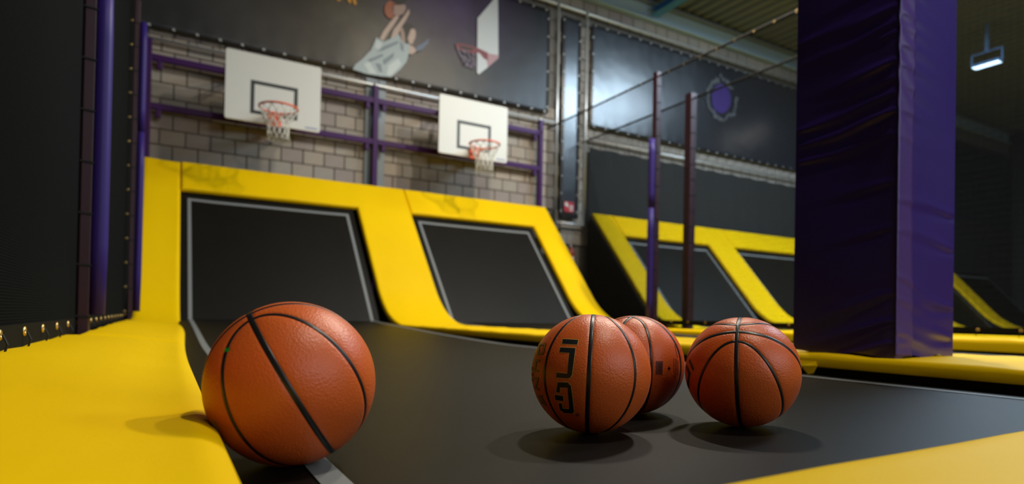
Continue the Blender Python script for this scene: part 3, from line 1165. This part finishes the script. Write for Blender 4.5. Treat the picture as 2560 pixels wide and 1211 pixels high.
print_poly(b1, 'printed_rim', [(1645, 600), (1720, 600), (1900, 640), (1960, 690), (1940, 740), (1850, 730), (1700, 690), (1650, 650)], 'p_red', 2)
print_poly(b1, 'printed_rim_hole', [(1690, 625), (1750, 630), (1890, 665), (1880, 700), (1800, 690), (1710, 660)], 'p_hair', 3)
for q in ([(1650, 640), (1675, 650), (1790, 890), (1760, 890)], [(1720, 680), (1745, 685), (1850, 920), (1830, 910)], [(1800, 700), (1820, 705), (1905, 950), (1880, 930)],
          [(1870, 730), (1895, 735), (1925, 930), (1905, 940)], [(1930, 740), (1945, 745), (1780, 890), (1745, 870)], [(1760, 690), (1790, 700), (1770, 860), (1730, 800)], [(1760, 860), (1920, 920), (1905, 955), (1740, 890)]):
    print_poly(b1, 'printed_net', q, 'p_net', 4)
for q in ([(10, -40), (70, -60), (60, 12), (20, 15)], [(145, -80), (185, -90), (215, 25), (190, 48), (165, 20)], [(215, -90), (245, -80), (285, 45), (260, 78), (240, 40)]):
    print_poly(b1, 'printed_lettering', q, 'p_orange', 2)
DC = np.array([10.67, PB, 5.163])
print_poly(b3, 'printed_disc', circ(1803, 247, 24.5, 36.5, 32), 'p_purple', 1, s=1, ox=0, label='purple disc printed on the banner')
rnd = random.Random(5)
for k in range(34):
    a = 2 * math.pi * k / 34
    if 0.2 < (a % (2 * math.pi)) < .7 and rnd.random() < .5:
        continue
    rr = rnd.uniform(.40, .50)
    cx, cz = DC[0] + rr * math.cos(a) * .98, DC[2] + rr * math.sin(a)
    q = []
    for j in range(7):
        b_ = 2 * math.pi * j / 7
        r2 = rnd.uniform(.025, .075)
        q.append((cx + r2 * math.cos(b_), PB - .002 - .0006 * (k % 4), cz + r2 * math.sin(b_)))
    vs = q + [(p[0], p[1] + .0004, p[2]) for p in q]
    fs = [tuple(range(7)), tuple(range(13, 6, -1))]
    MB().add(vs, fs).build('printed_splatter', 'p_splat', b3)

# red sign on the narrow banner and the extinguisher below it
sg = thing('fire_sign', 'small red and white fire safety sign on the narrow banner', 'sign', (6.57, PY - .02, 2.2))
SY = PY - .016
MB().box(6.465, 6.685, SY - .003, SY, 2.205, 2.40).build('plate', 'red', sg)
mb = MB()
mb.box(6.485, 6.545, SY - .005, SY - .003, 2.315, 2.385)
mb.box(6.545, 6.575, SY - .005, SY - .003, 2.295, 2.345)
mb.box(6.610, 6.665, SY - .005, SY - .003, 2.290, 2.335)
mb.box(6.600, 6.625, SY - .005, SY - .003, 2.225, 2.30)
mb.box(6.645, 6.668, SY - .005, SY - .003, 2.225, 2.28)
mb.build('pictogram', 'white', sg)
ex = thing('fire_extinguisher', 'dark red fire extinguisher hanging in the aisle under the red sign', 'extinguisher', (6.62, 9.36, 1.0))
MB().tube([(6.62, 9.36, z) for z in (1.0, 1.02, 1.42, 1.50, 1.54)], [.06, .075, .075, .055, .025], 16).build('cylinder', 'extred', ex, True)
MB().tube([(6.62, 9.36, 1.54), (6.62, 9.36, 1.585)], .018, 10).build('valve', 'galv', ex, True)
MB().tube([(6.62, 9.35, 1.58), (6.68, 9.32, 1.60)], .010, 8).build('handle', 'ink', ex)
MB().tube([(6.60, 9.35, 1.56), (6.53, 9.31, 1.50), (6.53, 9.29, 1.25), (6.55, 9.29, 1.15)], .011, 8).build('hose', 'ink', ex, True)
MB().box(6.60, 6.64, 9.281, 9.285, 1.30, 1.36).build('label_plate', 'white', ex)
MB().box(6.57, 6.67, 9.425, 9.50, 1.15, 1.45).build('wall_bracket', 'black_base', ex)


# ------------------------------------------------------------------ lamps
def lamp(loc, label, power, light_name='lamp_light_offscreen', group='flood lamps under the roof'):
    t = thing('flood_lamp', label, 'lamp', loc, group)
    x, y, z = loc
    L = .26
    bd = MB().box(x - .11, x + .11, y - L, y + L, z, z + .06).build('housing', 'lampbody_glow_tint', t)
    bevel(bd, .012, 2)
    MB().box(x - .09, x + .09, y - L + .02, y + L - .02, z - .006, z).build('diffuser', 'lampface', t)
    mb = MB()
    mb.box(x - .02, x + .02, y - L - .03, y - L - .005, z + .02, z + .27)
    mb.box(x - .02, x + .02, y + L + .005, y + L + .03, z + .02, z + .27)
    mb.box(x - .02, x + .02, y - L - .03, y + L + .03, z + .27, z + .30)
    mb.build('yoke', 'lampbody_glow_tint', t)
    MB().box(x - .03, x + .03, y - .03, y + .03, z + .30, roofz(y) + .0).build('hanger', 'lampbody_glow_tint', t)
    if light_name:
        l = area_light(light_name, (x, y, z - .012), .18, 2 * L - .04, power, (1.0, 0.92, 0.78))
        l.parent = t
        l.matrix_parent_inverse = t.matrix_basis.inverted()
    return t


lamp((15.3, 6.25, 5.85), 'lit flood lamp in a blue glow-tinted yoke hanging behind the net beyond the purple pillar', 10, 'lamp_light', group=None)
for lx, ly, pw, where in [(4.3, 4.9, 175, 'above the bed of the second hoop slope'), (6.1, 4.0, 330, 'above the net fence by the second slope'), (2.3, -0.4, 165, 'above the open end of the ball trampoline')]:
    lamp((lx, ly, 6.2), 'flood lamp in a blue glow-tinted yoke hanging ' + where, pw)


# ------------------------------------------------------------------ basketballs
AL, BE, EXPN = math.radians(77.58), math.radians(44.29), 2.03
WG, WO = 0.0074, 0.0054     # seam widths


def rho_of(ph):
    return (np.abs(np.cos(ph) / AL) ** EXPN + np.abs(np.sin(ph) / BE) ** EXPN) ** (-1 / EXPN)


def ball_meshes():
    nu, nv = 520, 260
    th = np.linspace(0, 2 * math.pi, nu, endpoint=False)
    ph = np.linspace(0, math.pi, nv + 1)[1:-1]
    T, P = np.meshgrid(th, ph)
    # mesh poles on local (1,1,1)-ish direction so they fall inside a panel
    D = np.stack([np.sin(P) * np.cos(T), np.sin(P) * np.sin(T), np.cos(P)], -1).reshape(-1, 3)
    D = np.vstack([D, [[0, 0, 1]], [[0, 0, -1]]])
    ax = np.array([1, 1, 1.3])
    ax /= np.linalg.norm(ax)
    q = Vector((0, 0, 1)).rotation_difference(Vector(ax)).to_matrix()
    D = D @ np.array(q).T
    dA = np.abs(np.arcsin(np.clip(D[:, 2], -1, 1)))
    dB = np.abs(np.arcsin(np.clip(D[:, 0], -1, 1)))
    rho = np.arccos(np.clip(np.abs(D[:, 0]), -1, 1))
    pz = np.arctan2(D[:, 2], D[:, 1])
    rr = rho_of(pz)
    dr = (rho_of(pz + 1e-3) - rho_of(pz - 1e-3)) / 2e-3
    dO = np.abs(rho - rr) / np.sqrt(1 + (dr / np.maximum(np.sin(rho), .05)) ** 2)
    r = np.full(len(D), BALL_R)
    for d, w in ((dA, WG), (dB, WG), (dO, WO)):
        u = d * BALL_R
        r = np.minimum(r, BALL_R - 0.0016 * np.exp(-(u / (w * .62)) ** 2) - 0.0007 * np.exp(-(u / (w * 1.6)) ** 2))
    V = D * r[:, None]
    fs = []
    m = nv - 1
    for j in range(m - 1):
        for i in range(nu):
            i2 = (i + 1) % nu
            fs.append((j * nu + i, (j + 1) * nu + i, (j + 1) * nu + i2, j * nu + i2))
    a, b_ = m * nu, m * nu + 1
    for i in range(nu):
        i2 = (i + 1) % nu
        fs.append((a, i, i2))
        fs.append((b_, (m - 1) * nu + i2, (m - 1) * nu + i))
    me = bpy.data.meshes.new('ball_skin')
    me.from_pydata(V.tolist(), [], fs)
    me.update()
    me.materials.append(MT['leather'])
    me.polygons.foreach_set('use_smooth', [True] * len(me.polygons))
    # seams
    def ribbon(C, w):
        C = np.array(C)
        n = len(C)
        Tn = np.roll(C, -1, 0) - np.roll(C, 1, 0)
        S_ = np.cross(C, Tn)
        S_ /= np.linalg.norm(S_, axis=1)[:, None]
        vs = []
        prof_ = [(-.56, -.0016), (-.45, -.00055), (-.2, -.00042), (.2, -.00042), (.45, -.00055), (.56, -.0016)]
        for k in range(n):
            for (o, dz) in prof_:
                p = C[k] + S_[k] * (o * w / BALL_R)
                p /= np.linalg.norm(p)
                vs.append(p * (BALL_R + dz))
        fs = []
        q = len(prof_)
        for k in range(n):
            k2 = (k + 1) % n
            for i in range(q - 1):
                fs.append((k * q + i, k * q + i + 1, k2 * q + i + 1, k2 * q + i))
        return vs, fs
    t = np.linspace(0, 2 * math.pi, 240, endpoint=False)
    mb = MB()
    z0 = np.zeros_like(t)
    mb.add(*ribbon(np.stack([np.cos(t), np.sin(t), z0], -1), WG))
    mb.add(*ribbon(np.stack([z0, np.cos(t), np.sin(t)], -1), WG))
    for sg_ in (1, -1):
        R_ = rho_of(t)
        mb.add(*ribbon(np.stack([sg_ * np.cos(R_), np.sin(R_) * np.cos(t), np.sin(R_) * np.sin(t)], -1), WO))
    ms = bpy.data.meshes.new('ball_seams')
    ms.from_pydata(mb.v, [], mb.f)
    ms.update()
    ms.materials.append(MT['seam'])
    ms.polygons.foreach_set('use_smooth', [True] * len(ms.polygons))
    return me, ms


SKIN, SEAMS = ball_meshes()
ROT = [[[-0.0589, -0.5265, -0.8481], [-0.9816, -0.1239, 0.1451], [-0.1815, 0.8411, -0.5095]],
       [[-0.7776, 0.0577, 0.6261], [0.6281, 0.0245, 0.7778], [0.0295, 0.998, -0.0552]],
       [[-0.9161, -0.0154, -0.4007], [-0.4, -0.0366, 0.9158], [-0.0287, 0.9992, 0.0274]],
       [[-0.6006, -0.564, -0.5667], [-0.444, -0.3542, 0.8231], [-0.6649, 0.746, -0.0377]]]
BALL_LABEL = ['largest-looking orange basketball leaning on the left yellow pad, a green speck on it',
              'orange basketball with bold black and gold lettering, standing in front of another ball',
              'orange basketball tucked behind the lettered one, with a valve and a red-brown square',
              'orange basketball beside the lettered pair, its arched seams crossed by an upright one']
balls = []
for i in range(4):
    t = thing('basketball', BALL_LABEL[i], 'basketball', (0, 0, 0), 'basketballs on the trampoline')
    Mx = Matrix([list(ROT[i][r]) + [BALL_POS[i][r]] for r in range(3)] + [[0, 0, 0, 1]])
    t.matrix_world = Mx
    for nm, me in (('leather_skin', SKIN), ('seam_channels', SEAMS)):
        o = bpy.data.objects.new(nm, me)
        COL.objects.link(o)
        o.parent = t
    balls.append(t)


def decal(i, name, quads, m, lift, s, ox, oy, label=None, grow=0.0):
    """quads: 4 corners in zoomed photo pixels, laid onto the ball surface as raised print"""
    Ri = np.array(ROT[i]).T
    vs, fs = [], []
    N = 6
    for q in quads:
        q = np.array(q, float)
        if grow:
            c = q.mean(0)
            out = []
            for k in range(4):
                e1 = q[k] - q[(k - 1) % 4]
                e2 = q[(k + 1) % 4] - q[k]
                n1 = np.array([e1[1], -e1[0]]) / (np.linalg.norm(e1) + 1e-9)
                n2 = np.array([e2[1], -e2[0]]) / (np.linalg.norm(e2) + 1e-9)
                if n1 @ (q[k] - c) < 0:
                    n1 = -n1
                if n2 @ (q[k] - c) < 0:
                    n2 = -n2
                out.append(q[k] + grow * (n1 + n2) / max(.5, 1 + n1 @ n2))
            q = np.array(out)
        base = len(vs)
        for a in range(N + 1):
            for b_ in range(N + 1):
                u, v = a / N, b_ / N
                p = (1 - u) * (1 - v) * q[0] + u * (1 - v) * q[1] + u * v * q[2] + (1 - u) * v * q[3]
                d = on_ball(ox + p[0] / s, oy + p[1] / s, BALL_POS[i], BALL_R)
                vs.append(tuple(Ri @ d * (BALL_R + lift)))
        for a in range(N):
            for b_ in range(N):
                k = base + a * (N + 1) + b_
                fs.append((k, k + 1, k + N + 2, k + N + 1))
    me = bpy.data.meshes.new(name)
    me.from_pydata(vs, [], fs)
    me.update()
    me.materials.append(MT[m])
    me.polygons.foreach_set('use_smooth', [True] * len(me.polygons))
    o = bpy.data.objects.new(name, me)
    COL.objects.link(o)
    o.parent = balls[i]
    if label:
        o['label'] = label
    return o


def strokes(segs, w):
    out = []
    for (x0, y0, x1, y1) in segs:
        d = np.array([x1 - x0, y1 - y0], float)
        L = np.linalg.norm(d)
        d /= L
        n = np.array([-d[1], d[0]]) * w / 2
        a, b_ = np.array([x0, y0]) - d * w * .4, np.array([x1, y1]) + d * w * .4
        out.append([a + n, b_ + n, b_ - n, a - n])
    return out


LOGO = [
    [(462, 98), (662, 110), (648, 170), (448, 158)],
    [(428, 208), (625, 218), (618, 282), (415, 268)], [(552, 225), (625, 218), (578, 575), (517, 560)], [(378, 538), (572, 560), (535, 614), (370, 604)], [(517, 545), (579, 560), (556, 604), (520, 612)],
    [(392, 668), (425, 690), (420, 802), (374, 796)], [(392, 665), (530, 668), (548, 738), (388, 732)], [(520, 672), (566, 712), (590, 900), (535, 900)], [(535, 890), (588, 890), (607, 1062), (548, 1060)],
    [(355, 830), (463, 845), (467, 913), (362, 898)],
    [(404, 942), (445, 942), (466, 1050), (424, 1030)], [(436, 1012), (560, 1015), (598, 1074), (470, 1066)]]
decal(1, 'lettering_outline', LOGO, 'gold', 0.00035, 5.265, 1320, 830, 'gold outline of the big letters', grow=9)
decal(1, 'lettering', LOGO, 'ink', 0.0007, 5.265, 1320, 830, 'big black letters reading downwards')
DUNK = [(152, 165, 140, 292), (155, 165, 230, 165), (226, 168, 204, 272), (146, 295, 196, 288),
        (112, 382, 150, 381), (110, 385, 92, 512), (92, 515, 134, 519),
        (90, 616, 136, 613), (134, 618, 102, 732), (104, 738, 150, 760),
        (142, 852, 188, 850), (164, 855, 182, 940), (182, 882, 232, 962)]
decal(1, 'small_lettering_outline', strokes(DUNK, 27), 'ink', 0.00035, 5.265, 1320, 830)
decal(1, 'small_lettering', strokes(DUNK, 17), 'olive', 0.0007, 5.265, 1320, 830, 'olive gold letters D U N K')
NUM = []
for yy in (485, 562, 637):
    NUM += [(54, yy - 18, 70, yy - 16), (54, yy + 18, 70, yy + 18), (54, yy - 18, 52, yy + 18), (70, yy - 16, 69, yy + 18)]
decal(1, 'number_print', strokes(NUM, 6), 'brownink', 0.0005, 5.265, 1320, 830)
RG = []
for k in range(8):
    a0, a1 = 2 * math.pi * k / 8, 2 * math.pi * (k + 1) / 8
    RG.append((652 + 20 * math.cos(a0), 1094 + 22 * math.sin(a0), 652 + 20 * math.cos(a1), 1094 + 22 * math.sin(a1)))
RG += [(646, 1084, 646, 1105), (646, 1084, 658, 1088), (658, 1088, 648, 1094), (648, 1094, 660, 1105)]
decal(1, 'registered_mark', strokes(RG, 4.5), 'ink', 0.0005, 5.265, 1320, 830)
# ball behind
decal(2, 'brown_square', [[(465, 575), (546, 578), (540, 735), (463, 733)]], 'brownink', 0.0004, 4.658, 1540, 780, 'red-brown printed square')
decal(2, 'square_bars', strokes([(490, 600 + 12 * k, 532, 602 + 12 * k) for k in range(9)], 4), 'ink', 0.0007, 4.658, 1540, 780)
VL = [[(617 + 15 * math.cos(2 * math.pi * k / 8), 660 + 17 * math.sin(2 * math.pi * k / 8)), (617 + 15 * math.cos(2 * math.pi * (k + 1) / 8), 660 + 17 * math.sin(2 * math.pi * (k + 1) / 8)), (617.1, 660.1), (617, 660)] for k in range(8)]
decal(2, 'valve', VL, 'seam', 0.0006, 4.658, 1540, 780, 'black valve')
TX = []
rnd = random.Random(9)
for xx, ya, yb in ((672, 545, 765), (690, 545, 765), (706, 555, 750), (722, 570, 740)):
    y = ya
    while y < yb:
        l = rnd.uniform(6, 22)
        TX.append((xx, y, xx + .02 * (y - ya), y + l))
        y += l + rnd.uniform(5, 9)
for k in range(9):
    y = 385 + 17 * k
    TX.append((684 + 3.6 * k, y, 686 + 3.6 * k, y + 11))
decal(2, 'fine_print', strokes(TX, 6), 'brownink', 0.0005, 4.658, 1540, 780)
# ball on the right: chevron mark near its edge
CH = [[(210, 285), (312, 538), (276, 588), (174, 345)], [(124, 428), (230, 655), (166, 672), (104, 488)], [(166, 668), (230, 655), (188, 800), (150, 770)], [(150, 765), (190, 795), (180, 1040), (138, 930)]]
decal(3, 'chevron_outline', CH, 'gold', 0.00035, 10.1, 1705, 870, grow=9)
decal(3, 'chevron_mark', CH, 'ink', 0.0007, 10.1, 1705, 870, 'black chevron mark with a gold edge')
# first ball: green speck, pale label at the lower edge
decal(0, 'green_sticker', [[(563, 872), (575, 871), (575, 880), (563, 881)]], 'green', 0.0009, 1, 0, 0, 'tiny green sticker')
decal(0, 'pale_label', [[(527, 1050), (537, 1053), (556, 1090), (546, 1086)], [(546, 1086), (556, 1090), (575, 1116), (570, 1113)]], 'tan', 0.0006, 1, 0, 0, 'pale tan label at the lower edge')
